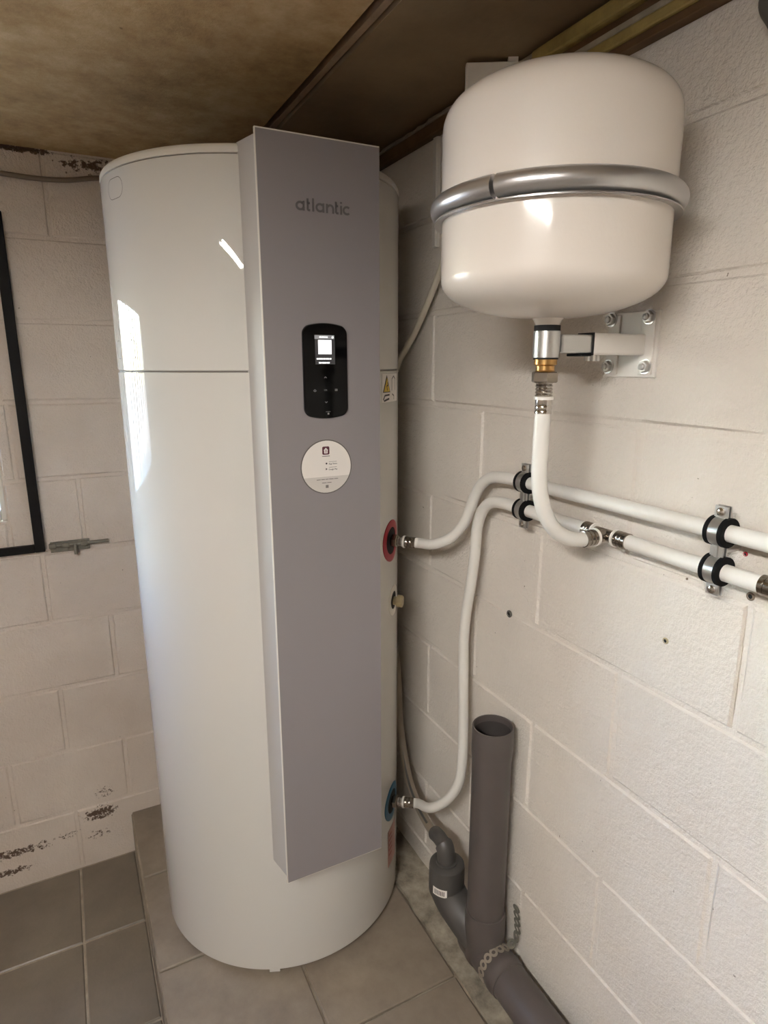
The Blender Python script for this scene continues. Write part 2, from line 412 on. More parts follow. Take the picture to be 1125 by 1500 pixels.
obj('bottom_strip', box(B(), -.018, -.0005, Y0, Y1, 1.916, 1.927, .001), BROWNWOOD, t2)

# window in the back wall, left of the frame edge
wn = thing('window_1', (-(WX0+WX1)/2, .1, WZ0), 'small barred basement window in the back wall', 'window'); wn['kind'] = 'structure'
fw = .03
for a in ((-WX1, -WX1+fw, WZ0, WZ1), (-WX0-fw*.5, -WX0-.001, WZ0, WZ1)):
    obj('window_frame', box(B(), a[0]+.001, a[1], .02, .055, a[2]+.001, a[3]-.001, .002), WINDOW_WHITE, wn)
for z in ((WZ0+.001, WZ0+fw), (WZ1-fw, WZ1-.001)):
    obj('window_frame', box(B(), -WX1+fw, -WX0-fw*.5, .02, .055, z[0], z[1], .002), WINDOW_WHITE, wn)
gm, t, p = nodes('window_glass')
g1 = t.nodes.new('ShaderNodeBsdfTransparent'); g2 = t.nodes.new('ShaderNodeBsdfGlossy'); g2.inputs['Roughness'].default_value = .02
mxs = t.nodes.new('ShaderNodeMixShader'); mxs.inputs[0].default_value = .06
t.links.new(g1.outputs[0], mxs.inputs[1]); t.links.new(g2.outputs[0], mxs.inputs[2])
t.links.new(mxs.outputs[0], t.nodes['Material Output'].inputs['Surface'])
obj('pane', box(B(), -WX1+fw, -WX0-fw*.5, .034, .038, WZ0+fw, WZ1-fw), gm, wn)
for k in range(8):
    x = -WX0-.07-k*.1
    obj('bar', cyl(B(), (x, .062, WZ0+.001), (x, .062, WZ1-.001), .011, 12), BLACKSTEEL, wn)
struct('ground_outside', box(B(), -14, 10, .25, 14, .75, .95), GRAVEL, 'pale ground outside the basement window', 'ground')

# ------------------------------------------------------------------ ceiling lamp (gives the room its light; seen as a reflection)
lp = thing('ceiling_lamp', (-1.43, -2.11, 1.955), 'twin tube fluorescent lamp on the ceiling, reflected in the white heater', 'lamp')
obj('housing', box(B(), -1.495, -1.365, -2.56, -1.66, 1.962, 1.9985, .006, 2), LAMP_BODY, lp)
for x0, x1 in ((-1.497, -1.491), (-1.369, -1.363)):  # unseen skirts added to dim the lamp's light towards ceiling height
    obj('added_cutoff_skirt', box(B(), x0, x1, -2.56, -1.66, 1.9335, 1.964, .001), LAMP_BODY, lp)
tm, t, p = nodes('lamp_tube'); em = t.nodes.new('ShaderNodeEmission'); em.inputs[0].default_value = (*LAMP_COLOR, 1); em.inputs[1].default_value = LAMP_STRENGTH
t.links.new(em.outputs[0], t.nodes['Material Output'].inputs['Surface'])
for x in (-1.462, -1.398):
    obj('tube', cyl(B(), (x, -2.50, 1.944), (x, -1.72, 1.944), .013, 16), tm, lp, True)
    for y in (-2.525, -1.695): obj('tube_holder', box(B(), x-.017, x+.017, y-.022, y+.022, 1.926, 1.963, .003), LAMP_BODY, lp)

# ------------------------------------------------------------------ water heater
CX, CY, HR = -.350, -.4435, .304
ZP = .14
wh = thing('water_heater', (CX, CY, ZP), 'tall white cylindrical water heater with a grey front panel, standing on the plinth', 'water heater')
def polar(a, r, z): return Vector((CX+r*math.cos(math.radians(a)), CY+r*math.sin(math.radians(a)), z))
Z0, ZS, ZT = .152, 1.482, 1.853
obj('lower_body', lathe(B(), [(HR-.03, Z0), (HR-.006, Z0), (HR-.001, Z0+.004), (HR, Z0+.012), (HR, ZS-.003), (HR-.0015, ZS-.0015), (HR-.004, ZS-.0015)], (CX, CY, 0), seg=160), ENAMEL, wh, True)
obj('seam_band', lathe(B(), [(HR-.003, ZS-.004), (HR-.003, ZS+.004)], (CX, CY, 0), seg=128), SEAM, wh, True)
ub = obj('upper_body', lathe(B(), [(HR-.004, ZS+.0015), (HR-.0015, ZS+.0015), (HR, ZS+.003), (HR, ZT-.0185), (HR-.001, ZT-.0175), (HR-.004, ZT-.0172)], (CX, CY, 0), seg=160), ENAMEL, wh, True)
obj('lid_gap', lathe(B(), [(HR-.003, ZT-.02), (HR-.003, ZT-.014)], (CX, CY, 0), seg=128), SEAM, wh, True)
obj('lid', lathe(B(), [(HR-.004, ZT-.0160), (HR, ZT-.0155), (HR, ZT-.007), (HR-.0025, ZT-.002), (HR-.007, ZT), (HR-.05, ZT+.003), (.001, ZT+.006)], (CX, CY, 0), seg=160), ENAMEL_LID, wh, True)
for a in (-100, 20, 140): obj('foot', cyl(B(), polar(a, .24, ZP), polar(a, .24, Z0+.004), .022, 20, .002), BLACK, wh, True)
obj('base_tab', box(B(), -.012, .012, -.004, .004, 0, .012, .001, 1, Matrix.Translation(polar(-113, HR-.005, Z0-.004)) @ Matrix.Rotation(math.radians(-23), 4, 'Z')), ENAMEL, wh)

def wrap(bm, pts, a0, z0, off, th=.0008, R=HR):
    """polygon (s,z) bent round the body, s in metres along the surface"""
    c = bm.verts.new((0, 0, 0)); n = len(pts)
    def P(s, z, o): return polar(a0+math.degrees(s/R), R+o, z0+z)
    sc = sum(p[0] for p in pts)/n; zc = sum(p[1] for p in pts)/n; c.co = P(sc, zc, off)
    o1 = [bm.verts.new(P(s, z, off)) for s, z in pts]; o0 = [bm.verts.new(P(s, z, off-th)) for s, z in pts]
    mid = [bm.verts.new(P((s+sc)/2, (z+zc)/2, off)) for s, z in pts]
    for i in range(n):
        j = (i+1) % n
        bm.faces.new((o1[i], o1[j], mid[j], mid[i])); bm.faces.new((mid[i], mid[j], c)); bm.faces.new((o0[i], o0[j], o1[j], o1[i]))
    return bm
def disc_pts(r, n=32, rz=None): return [(r*math.cos(2*PI*i/n), (rz or r)*math.sin(2*PI*i/n)) for i in range(n)]
def wrap_ring(bm, r0, r1, a0, z0, off, n=40):
    rings = []
    for r, o in ((r0, -.001), (r0, off), ((r0+r1)/2, off+.0008), (r1, off), (r1, -.001)):
        rings.append([bm.verts.new(polar(a0+math.degrees(r*math.cos(2*PI*i/n)/HR), HR+o, z0+r*math.sin(2*PI*i/n))) for i in range(n)])
    for A, C in zip(rings, rings[1:]):
        for i in range(n): bm.faces.new((A[i], A[(i+1) % n], C[(i+1) % n], C[i]))
    return bm
def ribbon(bm, pts, wd, a0, z0, off, closed=True):
    n = len(pts)
    for i in range(n if closed else n-1):
        (s0, z_0), (s1, z_1) = pts[i], pts[(i+1) % n]
        d = math.hypot(s1-s0, z_1-z_0)
        if d < 1e-7: continue
        ns, nz = -(z_1-z_0)/d*wd/2, (s1-s0)/d*wd/2
        q = [bm.verts.new(polar(a0+math.degrees(s/HR), HR+off, z0+z)) for s, z in ((s0-ns, z_0-nz), (s1-ns, z_1-nz), (s1+ns, z_1+nz), (s0+ns, z_0+nz))]
        bm.faces.new(q)
    return bm
def stadium(w_, h_, r, n=8):
    pts = []
    for cx, cz, a in ((w_/2-r, h_/2-r, 0), (-w_/2+r, h_/2-r, 90), (-w_/2+r, -h_/2+r, 180), (w_/2-r, -h_/2+r, 270)):
        for i in range(n+1):
            an = math.radians(a+90*i/n); pts.append((cx+r*math.cos(an), cz+r*math.sin(an)))
    return pts
# moulded hand-grip outlines on the upper shell
obj('grip_outline', ribbon(B(), stadium(.058, .034, .0165), .0011, -161.3, 1.804, .0006), SEAM, wh)
obj('grip_outline', ribbon(B(), stadium(.105, .034, .0165), .0011, -165.6, 1.523, .0006), SEAM, wh)

# front panel: tapered duct with a thin overhanging face plate
PX0, PX1, PYF, PZ0, PZ1 = CX-.099, CX+.122, CY-.345, .435, 1.861
bm = B()
yb = -.722
prof = [(-.461, yb), (PX0+.0035, PYF+.006), (PX1-.0035, PYF+.006), (PX1+.008, yb)]
lo = [bm.verts.new((x, y, PZ0+(.016 if y > -.75 else .010))) for x, y in prof]; hi = [bm.verts.new((x, y, PZ1-.008)) for x, y in prof]
for i in range(4): j = (i+1) % 4; bm.faces.new((lo[i], lo[j], hi[j], hi[i]))
bm.faces.new(lo[::-1]); bm.faces.new(hi)
obj('panel_housing', bm, PANEL_SIDE, wh)
obj('panel_edge', box(B(), PX0, PX1, PYF+.0006, PYF+.0055, PZ0, PZ1, .0006, 1), ENAMEL_LID, wh, label='thin white edge of the panel')
obj('front_panel', box(B(), PX0+.0018, PX1-.0008, PYF, PYF+.003, PZ0+.0024, PZ1-.0024), PANEL, wh)

# logo drawn with flat strokes (lower-case geometric letters)
YP = PYF-.0002
def stroke(bm, pts, wd, y=None, th=.0006, closed=False):
    """flat ribbon in the panel plane from points (x,z)"""
    y = YP if y is None else y; n = len(pts); L, Rr = [], []
    for i in range(n):
        a = pts[(i-1) % n] if (closed or i) else pts[i]; b = pts[(i+1) % n] if (closed or i < n-1) else pts[i]
        dx, dz = b[0]-a[0], b[1]-a[1]; d = math.hypot(dx, dz) or 1
        nx, nz = -dz/d*wd/2, dx/d*wd/2
        L.append((pts[i][0]+nx, pts[i][1]+nz)); Rr.append((pts[i][0]-nx, pts[i][1]-nz))
    m_ = n if closed else n-1
    vf = [[bm.verts.new((x, y-th, z)) for x, z in S] for S in (L, Rr)]; vb = [[bm.verts.new((x, y+.0002, z)) for x, z in S] for S in (L, Rr)]
    for i in range(m_):
        j = (i+1) % n
        bm.faces.new((vf[0][i], vf[0][j], vf[1][j], vf[1][i]))
        bm.faces.new((vf[0][i], vf[0][j], vb[0][j], vb[0][i])); bm.faces.new((vf[1][i], vf[1][j], vb[1][j], vb[1][i]))
    return bm
def arc(cx, cz, rx, rz, a, b, n=18): return [(cx+rx*math.cos(math.radians(a+(b-a)*i/n)), cz+rz*math.sin(math.radians(a+(b-a)*i/n))) for i in range(n+1)]
U = .099/395; bz = 1.7445; xh = .0146; sw = .0034
def lx(p): return -.3832+(p-460)*U
bm = B()
def letter_a(c, hw):
    stroke(bm, arc(c-.0003, bz+xh/2, hw-.0012, xh/2-sw/2, 40, 330), sw)
    stroke(bm, [(c+hw-sw/2, bz), (c+hw-sw/2, bz+xh)], sw)
letter_a(lx(490), 30*U); letter_a(lx(630), 30*U)
for c in (541, 745):
    stroke(bm, [(lx(c), bz+.0195), (lx(c), bz+.003), (lx(c+4), bz+.0018), (lx(c+17), bz+.0014)], sw)
    stroke(bm, [(lx(c-5), bz+xh-sw/2), (lx(c+16), bz+xh-sw/2)], sw*.9)
stroke(bm, [(lx(580), bz+.0205), (lx(580), bz)], sw)
stroke(bm, [(lx(679), bz), (lx(679), bz+xh)], sw)
stroke(bm, arc(lx(703), bz+xh*.5, 21*U, xh*.5-sw/2, 160, 0) + [(lx(724), bz)], sw)
stroke(bm, [(lx(783), bz), (lx(783), bz+xh*.96)], sw); stroke(bm, [(lx(783), bz+.0172), (lx(783), bz+.0200)], sw)
stroke(bm, arc(lx(826), bz+xh/2, 25*U, xh/2-sw/2, 48, 312), sw)
obj('logo', bm, LOGO, wh, label='dark grey lettering reading atlantic')

# control display
def plate(bm, pts, y, th, bev=0.):
    poly_extrude(bm, [(x, y, z) for x, z in pts], (0, -1, 0), th)
    return bm
dz = 1.482; dx = -.3382; hw, hh, cr, bow = .0408, .0745, .0105, .0072
def disp(hw, hh, cr, bow):
    p = []
    for sx, sz, a in ((1, 1, 0), (-1, 1, 90), (-1, -1, 180), (1, -1, 270)):
        for i in range(7):
            an = math.radians(a+90*i/6); x = sx*(hw-cr)+cr*math.cos(an); z = sz*(hh-cr)+cr*math.sin(an)
            p.append((x, z))
        if a in (0, 180):
            for i in range(1, 12):
                s = i/12; x0 = (hw-cr)*(1-2*s)*(1 if a == 0 else -1); p.append((x0, (1 if a == 0 else -1)*hh))
    return [(dx+x, dz+z+(bow*(1-(x/hw)**2) if z > 0 else -bow*(1-(x/hw)**2))) for x, z in p]
cd = obj('control_display', plate(B(), disp(hw, hh, cr, bow), YP+.0004, .0045), BLACK_GLOSS, wh, label='black glossy control display')
plate_rim = B(); plate(plate_rim, disp(hw+.0014, hh+.0014, cr+.001, bow), YP+.0005, .0026); obj('bezel', plate_rim, BLACK, cd)
YD = YP-.0041
def rect(bm, x0, x1, z0, z1, y, th=.0003): return box(bm, x0, x1, y-th, y+.0001, z0, z1)
obj('screen', rect(B(), -.3580, -.3205, 1.4945, 1.5375, YD), SCREEN, cd)
obj('screen_header', rect(B(), -.3585, -.3213, 1.5378, 1.5445, YD), SCREEN_HEAD, cd)
obj('screen_field', rect(B(), -.3520, -.3272, 1.5120, 1.5362, YD-.0003), SCREEN_WHITE, cd, label='plain white square on the lit screen')
bm = B()
for z, x, wds in ((1.5411, -.3495, (.0035, .0042, .002, .003)), (1.5040, -.3555, (.0035, .007, .004, .0065, .003)), (1.4972, -.3515, (.005, .008, .0055))):
    for k in wds: rect(bm, x, x+k, z-.0011, z+.0011, YD-.0004); x += k+.0009
rect(bm, -.3262, -.3232, 1.5394, 1.5424, YD-.0004)
obj('screen_text', bm, SCREEN_WHITE, cd)['kind'] = 'stuff'
def chev(x, z, s): return [(x-.0022, z-.001*s), (x, z+.0012*s), (x+.0022, z-.001*s)]
bm = B()
stroke(bm, chev(-.3397, 1.4717, 1), .0009, YD); stroke(bm, chev(-.3392, 1.4282, -1), .0009, YD)
stroke(bm, [(-.3632, 1.4482), (-.3604, 1.4508), (-.3576, 1.4482)], .0009, YD); stroke(bm, [(-.3620, 1.4475), (-.3588, 1.4475)], .001, YD)
for k in range(3): rect(bm, -.3219, -.3169, 1.4478+.0013*k, 1.4485+.0013*k, YD)
obj('button_icon', bm, ICON, cd)['kind'] = 'stuff'
def text(body, size, loc, m, parent, name, ext=.0002):
    cu = bpy.data.curves.new('t', 'FONT'); cu.body = body; cu.size = size; cu.align_x = 'CENTER'; cu.align_y = 'CENTER'; cu.extrude = ext; cu.resolution_u = 3
    ob = bpy.data.objects.new('t', cu); COL.objects.link(ob); bpy.context.view_layer.update()
    me = bpy.data.meshes.new_from_object(ob.evaluated_get(bpy.context.evaluated_depsgraph_get())); bpy.data.objects.remove(ob)
    bm = B(); bm.from_mesh(me); bpy.data.meshes.remove(me)
    bmesh.ops.transform(bm, matrix=Matrix.Translation(loc) @ Matrix.Rotation(PI/2, 4, 'X'), verts=bm.verts)
    return obj(name, bm, m, parent)
text('OK', .0042, (-.3398, YD-.0001, 1.4495), ICON, cd, 'button_text')
bm = B(); rect(bm, -.3370, -.3340, 1.4060, 1.4090, YD); rect(bm, -.3405, -.3315, 1.4108, 1.4114, YD)
obj('indicator_icon', bm, ICON, cd)

# round sticker
sx, sz = -.3401, 1.3100
def circ(r, n=48, cx=sx, cz=sz): return [(cx+r*math.cos(2*PI*i/n), cz+r*math.sin(2*PI*i/n)) for i in range(n)]
st = obj('round_sticker', plate(B(), circ(.0505), YP+.0001, .0008), STICKER_RIM, wh, label='round white sticker with a dark rim')
obj('sticker_face', plate(B(), circ(.0485), YP-.0006, .0005), STICKER, st)
lowp = arc(sx, sz, .0483, .0483, 202, 338, 24)
lowp = [(sx-.0448, sz-.0182)] + lowp[1:-1] + [(sx+.0448, sz-.0182)]
YS = YP-.0011
obj('sticker_footer', plate(B(), lowp, YS+.0001, .0003), STICKER_G, st)
ap = [(sx-.001+a, sz+.0303+b) for a, b in stadium(.0140, .0150, .0025)]
obj('app_icon', plate(B(), ap, YS, .0003), MAROON, st)
house = [(-.0034, -.0052), (.0034, -.0052), (.0034, .0005), (.0046, .0005), (0, .0052), (-.0046, .0005), (-.0034, .0005)]
obj('house_symbol', plate(B(), [(sx-.001+a, sz+.0303+b) for a, b in house], YS-.0003, .0003), STICKER, st)
bm = B(); stroke(bm, [(sx-.001, sz+.0265), (sx-.001, sz+.0322)], .0011, YS-.0006)
obj('thermometer_symbol', bm, MAROON, st)
bm = B()
for z, x0, wds in ((sz+.0200, sx-.0085, (.015,)), (sz-.0232, sx-.0205, (.008, .007, .006, .009, .008)), (sz-.0296, sx-.0100, (.009, .0085))):
    for k in wds: rect(bm, x0, x0+k, z-.0006, z+.0006, YS-.0002); x0 += k+.0012
rect(bm, sx-.0028, sx+.0028, sz-.0395, sz-.0340, YS-.0002)
for z in (sz+.0062, sz-.0041):
    rect(bm, sx+.0045, sx+.0200, z+.0027, z+.0033, YS-.0002)
obj('sticker_print', bm, PRINT, st)['kind'] = 'stuff'
bm = B(); plate(bm, circ(.0017, 12, sx-.0003, sz+.0062), YS-.0001, .0003); plate(bm, [(sx-.0018, sz-.0062), (sx+.0016, sz-.0041), (sx-.0018, sz-.0020)], YS-.0001, .0003)
obj('store_symbol', bm, PRINT_D, st)
text('App Store', .0040, (sx+.0125, YS-.0002, sz+.0052), PRINT_D, st, 'sticker_text')
text('Google Play', .0036, (sx+.0125, YS-.0002, sz-.0052), PRINT_D, st, 'sticker_text')

# outlets on the right-hand side of the body
def outlet(a, z, r0, r1, m, label):
    ring = obj('outlet_ring', wrap_ring(B(), r0, r1, a, z, .0014), m, wh, True, label)
    obj('recess_shade', wrap(B(), disc_pts(r0+.001), a, z, .0006), BLACK, ring)  # flat black disc stands in for the shade inside the hole
    n_ = polar(a, 1, 0)-polar(a, 0, 0); c = polar(a, HR, z)
    obj('threaded_spigot', cyl(B(), c-n_*.004, c+n_*.008, .0115, 24), SLEEVE, ring, True)
outlet(-46, 1.110, .0310, .0475, RED, 'red ring round the hot outlet'); outlet(-44.8, .434, .0300, .0475, BLUE, 'blue ring round the cold inlet')
ar = obj('access_port', wrap_ring(B(), .021, .036, -42.5, .962, .0008), ENAMEL_LID, wh, True)
obj('port_shade', wrap(B(), disc_pts(.0215), -42.5, .962, .0006), BLACK, ar)  # black disc paints the darkness of the port's hole
n_ = polar(-42.5, 1, 0)-polar(-42.5, 0, 0); c_ = polar(-42.5, HR, .960)
obj('plug', lathe(B(), [(.010, 0), (.010, .008), (.0145, .009), (.0145, .020), (.0125, .0225)], c_, n_, 8), BEIGE, ar)
# labels
LA, LZ = -46.5, 1.446
wl = obj('warning_label', wrap(B(), [(x, -.029) for x in (-.046, -.031, -.016, 0, .016, .031, .046)] + [(x, .029) for x in (.046, .031, .016, 0, -.016, -.031, -.046)], LA, LZ, .0010), STICKER, wh, label='white label with a yellow warning triangle')
obj('warning_triangle', wrap(B(), [(-.044, -.009), (-.008, -.009), (-.026, .026)], LA, LZ, .0015), PRINT_D, wl)
obj('warning_triangle_field', wrap(B(), [(-.0405, -.0072), (-.0115, -.0072), (-.026, .0205)], LA, LZ, .0020), YELLOW, wl)
obj('lightning_symbol', ribbon(B(), [(-.025, .012), (-.023, .005), (-.029, .005), (-.026, -.005)], .003, LA, LZ, .0026, False), PRINT_D, wl)
bm = B()
ribbon(bm, [(.002, -.006), (.002, .018), (.014, .024), (.026, .018), (.026, -.006)], .0022, LA, LZ, .0015, False)
ribbon(bm, [(-.043, -.024), (-.036, -.015), (-.012, -.014)], .0035, LA, LZ, .0015, False); ribbon(bm, [(-.040, -.026), (-.014, -.022)], .004, LA, LZ, .0015, False)
ribbon(bm, [(.004, -.013), (.016, -.017), (.016, -.025)], .0026, LA, LZ, .0015, False)
obj('label_print', bm, PRINT_D, wl)['kind'] = 'stuff'
rl = obj('rating_label', wrap(B(), [(-.028, -.052), (0, -.052), (.028, -.052), (.028, .052), (0, .052), (-.028, .052)], -45.0, .312, .0010), REDLABEL, wh, label='faded reddish paper label')
bm = B()
for k in range(5): ribbon(bm, [(-.024, .038-.014*k), (-.006+.004*(k % 2), .038-.014*k)], .005, -45.0, .312, .0015, False)
obj('label_print', bm, REDPRINT, rl)

# ------------------------------------------------------------------ expansion vessel
VX, VY, VZ = -.1765, -1.184, 1.687
ev = thing('expansion_vessel', (VX, VY, 1.545), 'cream enamelled expansion vessel with a steel clamp ring, hanging high on the right wall', 'expansion vessel')
def sup(R, z1, H, n, s, k=22):
    out = []
    for i in range(k+1):
        a = PI/2*i/k; out.append((max(R*max(math.cos(a), 0)**(2/n), .0005), z1+s*H*math.sin(a)**(2/n)))
    return out
VR = .1438
obj('upper_shell', lathe(B(), [(VR-.006, VZ+.004), (VR, VZ+.004)]+sup(VR, 1.770, .060, 2.8, 1), (VX, VY, 0), seg=96), CREAM, ev, True)
obj('lower_shell', lathe(B(), [(VR-.006, VZ-.004), (VR-.0012, VZ-.004)]+sup(VR-.0012, 1.602, .049, 2.1, -1), (VX, VY, 0), seg=96), CREAM, ev, True)
obj('membrane_gasket', lathe(B(), [(VR-.006, VZ-.006), (VR+.002, VZ-.006), (VR+.002, VZ+.006), (VR-.006, VZ+.006)], (VX, VY, 0), seg=96), BLACK, ev, True)
rp = []
for i in range(17):
    a = -PI*.62+PI*1.24*i/16; rp.append((VR+.0025+.0115*math.cos(a), VZ+.0125*math.sin(a)))
rp = [(VR+.0005, VZ-.0145)] + rp + [(VR+.0005, VZ+.0125)]
g0 = math.radians(-157.6); g1 = math.radians(-155.6)
obj('clamp_ring', lathe(B(), rp, (VX, VY, 0), seg=120, a0=g1, a1=g0+2*PI), ZINC, ev, .6)
obj('ring_lip', lathe(B(), [(VR-.001, VZ-.0155), (VR+.0085, VZ-.0165), (VR+.0085, VZ-.015), (VR-.001, VZ-.0135)], (VX, VY, 0), seg=120), ZINC, ev, True)
obj('neck', lathe(B(), [(.024, 1.556), (.018, 1.551), (.0155, 1.5445)], (VX, VY, 0), seg=32), CREAM, ev, True)

br = thing('wall_bracket', (0, VY, 1.522), 'white steel bracket with a square arm, bolted to the wall under the expansion vessel', 'bracket')
bm = box(B(), -.0052, .0012, -1.218, -1.125, 1.475, 1.569, .0015, 2)
obj('wall_plate', bm, WHITE_STEEL, br)
for y0, y1 in ((-1.214, -1.190), (-1.150, -1.129)):
    obj('plate_rib', box(B(), -.0085, -.0045, y0, y1, 1.479, 1.565, .0012, 2), WHITE_STEEL, br)
for y in (-1.204, -1.134):
    for z in (1.4905, 1.5595):
        b_ = obj('bolt', hexa(B(), (-.008, y, z), (-.0155, y, z), .0088), BOLT_HEAD, br)
        obj('washer', cyl(B(), (-.0084, y, z), (-.0098, y, z), .0108, 20), GALV, b_)
        obj('bolt_stud', lathe(B(), [(.0048, 0), (.0044, .003), (.003, .0038)], (-.0150, y, z), (-1, 0, 0), 14), BOLT_HEAD, b_, .6)
obj('arm', box(B(), -.106, -.003, -1.200, -1.168, 1.5065, 1.536, .003, 2), WHITE_STEEL, br)
obj('arm_insert', box(B(), -.160, -.104, -1.197, -1.171, 1.509, 1.5335, .002, 2), GALV, br)
obj('arm_seal', box(B(), -.1072, -.1056, -1.2, -1.168, 1.506, 1.5365, .0006), BLACK, br)
obj('seal_flap', box(B(), -.128, -.108, -1.199, -1.170, 1.5050, 1.5085, .001), RUBBER, br)
for x in (-.102, -.092, -.084): obj('clamp_screw', hexa(B(), (x, -1.184, 1.4985), (x, -1.184, 1.5075), .0042), GALV, br)
obj('socket', lathe(B(), [(.0155, 1.502), (.0178, 1.503), (.0178, 1.537), (.0155, 1.538)], (VX, VY, 0), seg=40), GALV, br, True)
obj('socket_seal', lathe(B(), [(.0145, 1.5375), (.0172, 1.5378), (.0172, 1.5445), (.0145, 1.545)], (VX, VY, 0), seg=32), BLACK, br, True)

hs = thing('vessel_hose', (VX, VY, 1.23), 'white hose curving from the expansion vessel down to the pipe tee', 'hose')
obj('brass_union', lathe(B(), [(.0155, 1.5015), (.0155, 1.494), (.0125, 1.492), (.0125, 1.486), (.0145, 1.484)], (VX, VY, 0), seg=32), BRASS, hs, .5)
obj('seal_ring', lathe(B(), [(.0135, 1.5025), (.0165, 1.5025), (.0165, 1.5005), (.0135, 1.5005)], (VX, VY, 0), seg=32), BLACK, hs)
obj('union_nut', hexa(B(), (VX, VY, 1.470), (VX, VY, 1.4845), .0182), SLEEVE, hs)
obj('thread', lathe(B(), [(.0105 if k % 2 else .0122, 1.470-k*.0022) for k in range(10)], (VX, VY, 0), seg=24), CHROME, hs)
obj('white_collar', lathe(B(), [(.0112, 1.4515), (.0134, 1.4512), (.0134, 1.4472), (.0112, 1.447)], (VX+.0004, VY, 0), seg=28), WHITE_PLASTIC, hs, .5)
obj('press_sleeve', lathe(B(), [(.011, 1.4475), (.0118, 1.447), (.0118, 1.441), (.0112, 1.4395), (.0118, 1.438), (.0118, 1.4345), (.0112, 1.433), (.0118, 1.4315), (.0118, 1.4285), (.0105, 1.4280)], (VX+.0006, VY, 0), seg=28), CHROME, hs, .5)
PR = .0112
obj('hose', tube(B(), [(VX+.0008, VY, 1.430), (VX, VY, 1.40), (-.1765, VY, 1.375), (-.1765, VY, 1.345), (-.1725, VY, 1.315), (-.162, VY, 1.286), (-.143, VY, 1.260), (-.117, VY, 1.2435), (-.095, VY, 1.2375), (-.080, VY, 1.2365)], PR, 20), WHITE_PIPE, hs, True)

# ------------------------------------------------------------------ hot and cold pipes
def pipe_end(parent, c, n, first):
    """union nut, nipple, collar and press sleeve along n from c"""
    c, n = Vector(c), Vector(n).normalized()
    obj('union_nut', hexa(B(), c+n*.002, c+n*.0155, .0155), SLEEVE, parent)
    obj('nipple', lathe(B(), [(.009, .015), (.0105, .016), (.0105, .021), (.009, .022), (.0105, .023), (.0105, .028)], c, n, 24), CHROME, parent, .5)
    obj('white_collar', lathe(B(), [(.0105, .028), (.0136, .0285), (.0136, .0325), (.0105, .033)], c, n, 28), WHITE_PLASTIC, parent, .5)
    obj('press_sleeve', lathe(B(), [(.0112, .0325), (.0122, .033), (.0122, .039), (.0116, .0405), (.0122, .042), (.0122, .048), (.0116, .0495), (.0122, .051), (.0122, .056), (.0112, .0565)], c, n, 28), SLEEVE, parent, .5)
na = polar(-46, 1, 0)-polar(-46, 0, 0)
hp = thing('hot_water_pipe', (-.07, -.78, 1.11), 'white pipe from the red outlet ring, running along the wall as the upper of two', 'pipe', 'white water pipes')
c = polar(-46, HR, 1.110); pipe_end(hp, c, na, True); e = c+na*.055
zh, zc, px = 1.288, 1.2375, -.038
obj('pipe_run', tube(B(), [e, e+na*.014, (-.086, -.752, 1.117), (-.068, -.779, 1.131), (-.056, -.795, 1.148), (-.047, -.812, 1.173), (-.042, -.824, 1.203), (-.039, -.837, 1.235), (px, -.857, 1.262), (px, -.888, 1.280), (px, -.925, zh-.002), (px, -.975, zh), (px, -1.1, zh), (px, -1.4, zh), (px, -2.2, zh)], PR, 20), WHITE_PIPE, hp, True)
cp = thing('cold_water_pipe', (-.04, -.82, .43), 'white pipe rising from the blue inlet ring to run along the wall below another', 'pipe', 'white water pipes')
nb = polar(-44.8, 1, 0)-polar(-44.8, 0, 0)
nb2 = (nb+Vector((.06, 0, .09))).normalized()
c = polar(-44.8, HR, .434); pipe_end(cp, c, nb2, True); e = c+nb2*.055
obj('pipe_run', tube(B(), [e, e+nb2*.014, (-.088, -.757, .467), (-.076, -.790, .495), (-.064, -.815, .531), (-.053, -.829, .572), (-.045, -.829, .627), (-.040, -.822, .696), (px, -.813, .833), (px, -.811, .911), (px, -.817, .976), (px, -.831, 1.045), (px, -.842, 1.113), (px, -.847, 1.172), (px, -.864, 1.211), (px, -.891, 1.231), (px, -.927, zc), (px, -.98, zc), (px, -1.05, zc), (px, -1.145, zc)], PR, 20), WHITE_PIPE, cp, True)
def sleeve(parent, p, q):
    p, q = Vector(p), Vector(q); L = (q-p).length
    obj('press_sleeve', lathe(B(), [(.0112, 0), (.0126, .0005), (.0126, L*.3), (.0119, L*.35), (.0126, L*.4), (.0126, L*.62), (.0119, L*.67), (.0126, L*.72), (.0126, L-.0005), (.0112, L)], p, q-p, 28), SLEEVE, parent, .5)
    d = (q-p).normalized()
    obj('white_collar', lathe(B(), [(.0112, 0), (.0140, .0005), (.0140, .0035), (.0112, .004)], q, d, 28), WHITE_PLASTIC, parent, .5)
sleeve(cp, (px, -1.141, zc), (px, -1.160, zc)); sleeve(cp, (px, -1.229, zc), (px, -1.207, zc))
obj('tee_body', cyl(cyl(B(), (px, -1.160, zc), (px, -1.210, zc), .0098, 24), (px, VY, zc), (px-.026, VY, zc), .0098, 24), SLEEVE, cp, .6)
sleeve(hs, (-.085, VY, 1.2368), (-.063, VY, 1.2372))
obj('pipe_run', tube(B(), [(px, -1.226, zc), (px, -1.3, zc-.001), (px, -1.36, zc-.001), (px, -1.440, zc-.001)], PR, 20), WHITE_PIPE, cp, True)
obj('press_sleeve', lathe(B(), [(.0112, 0), (.0126, .0005), (.0126, .006), (.0119, .007), (.0126, .008), (.0126, .02), (.0112, .0205)], (px, -1.4315, zc-.001), (0, -1, 0), 28), SLEEVE, cp, .5)
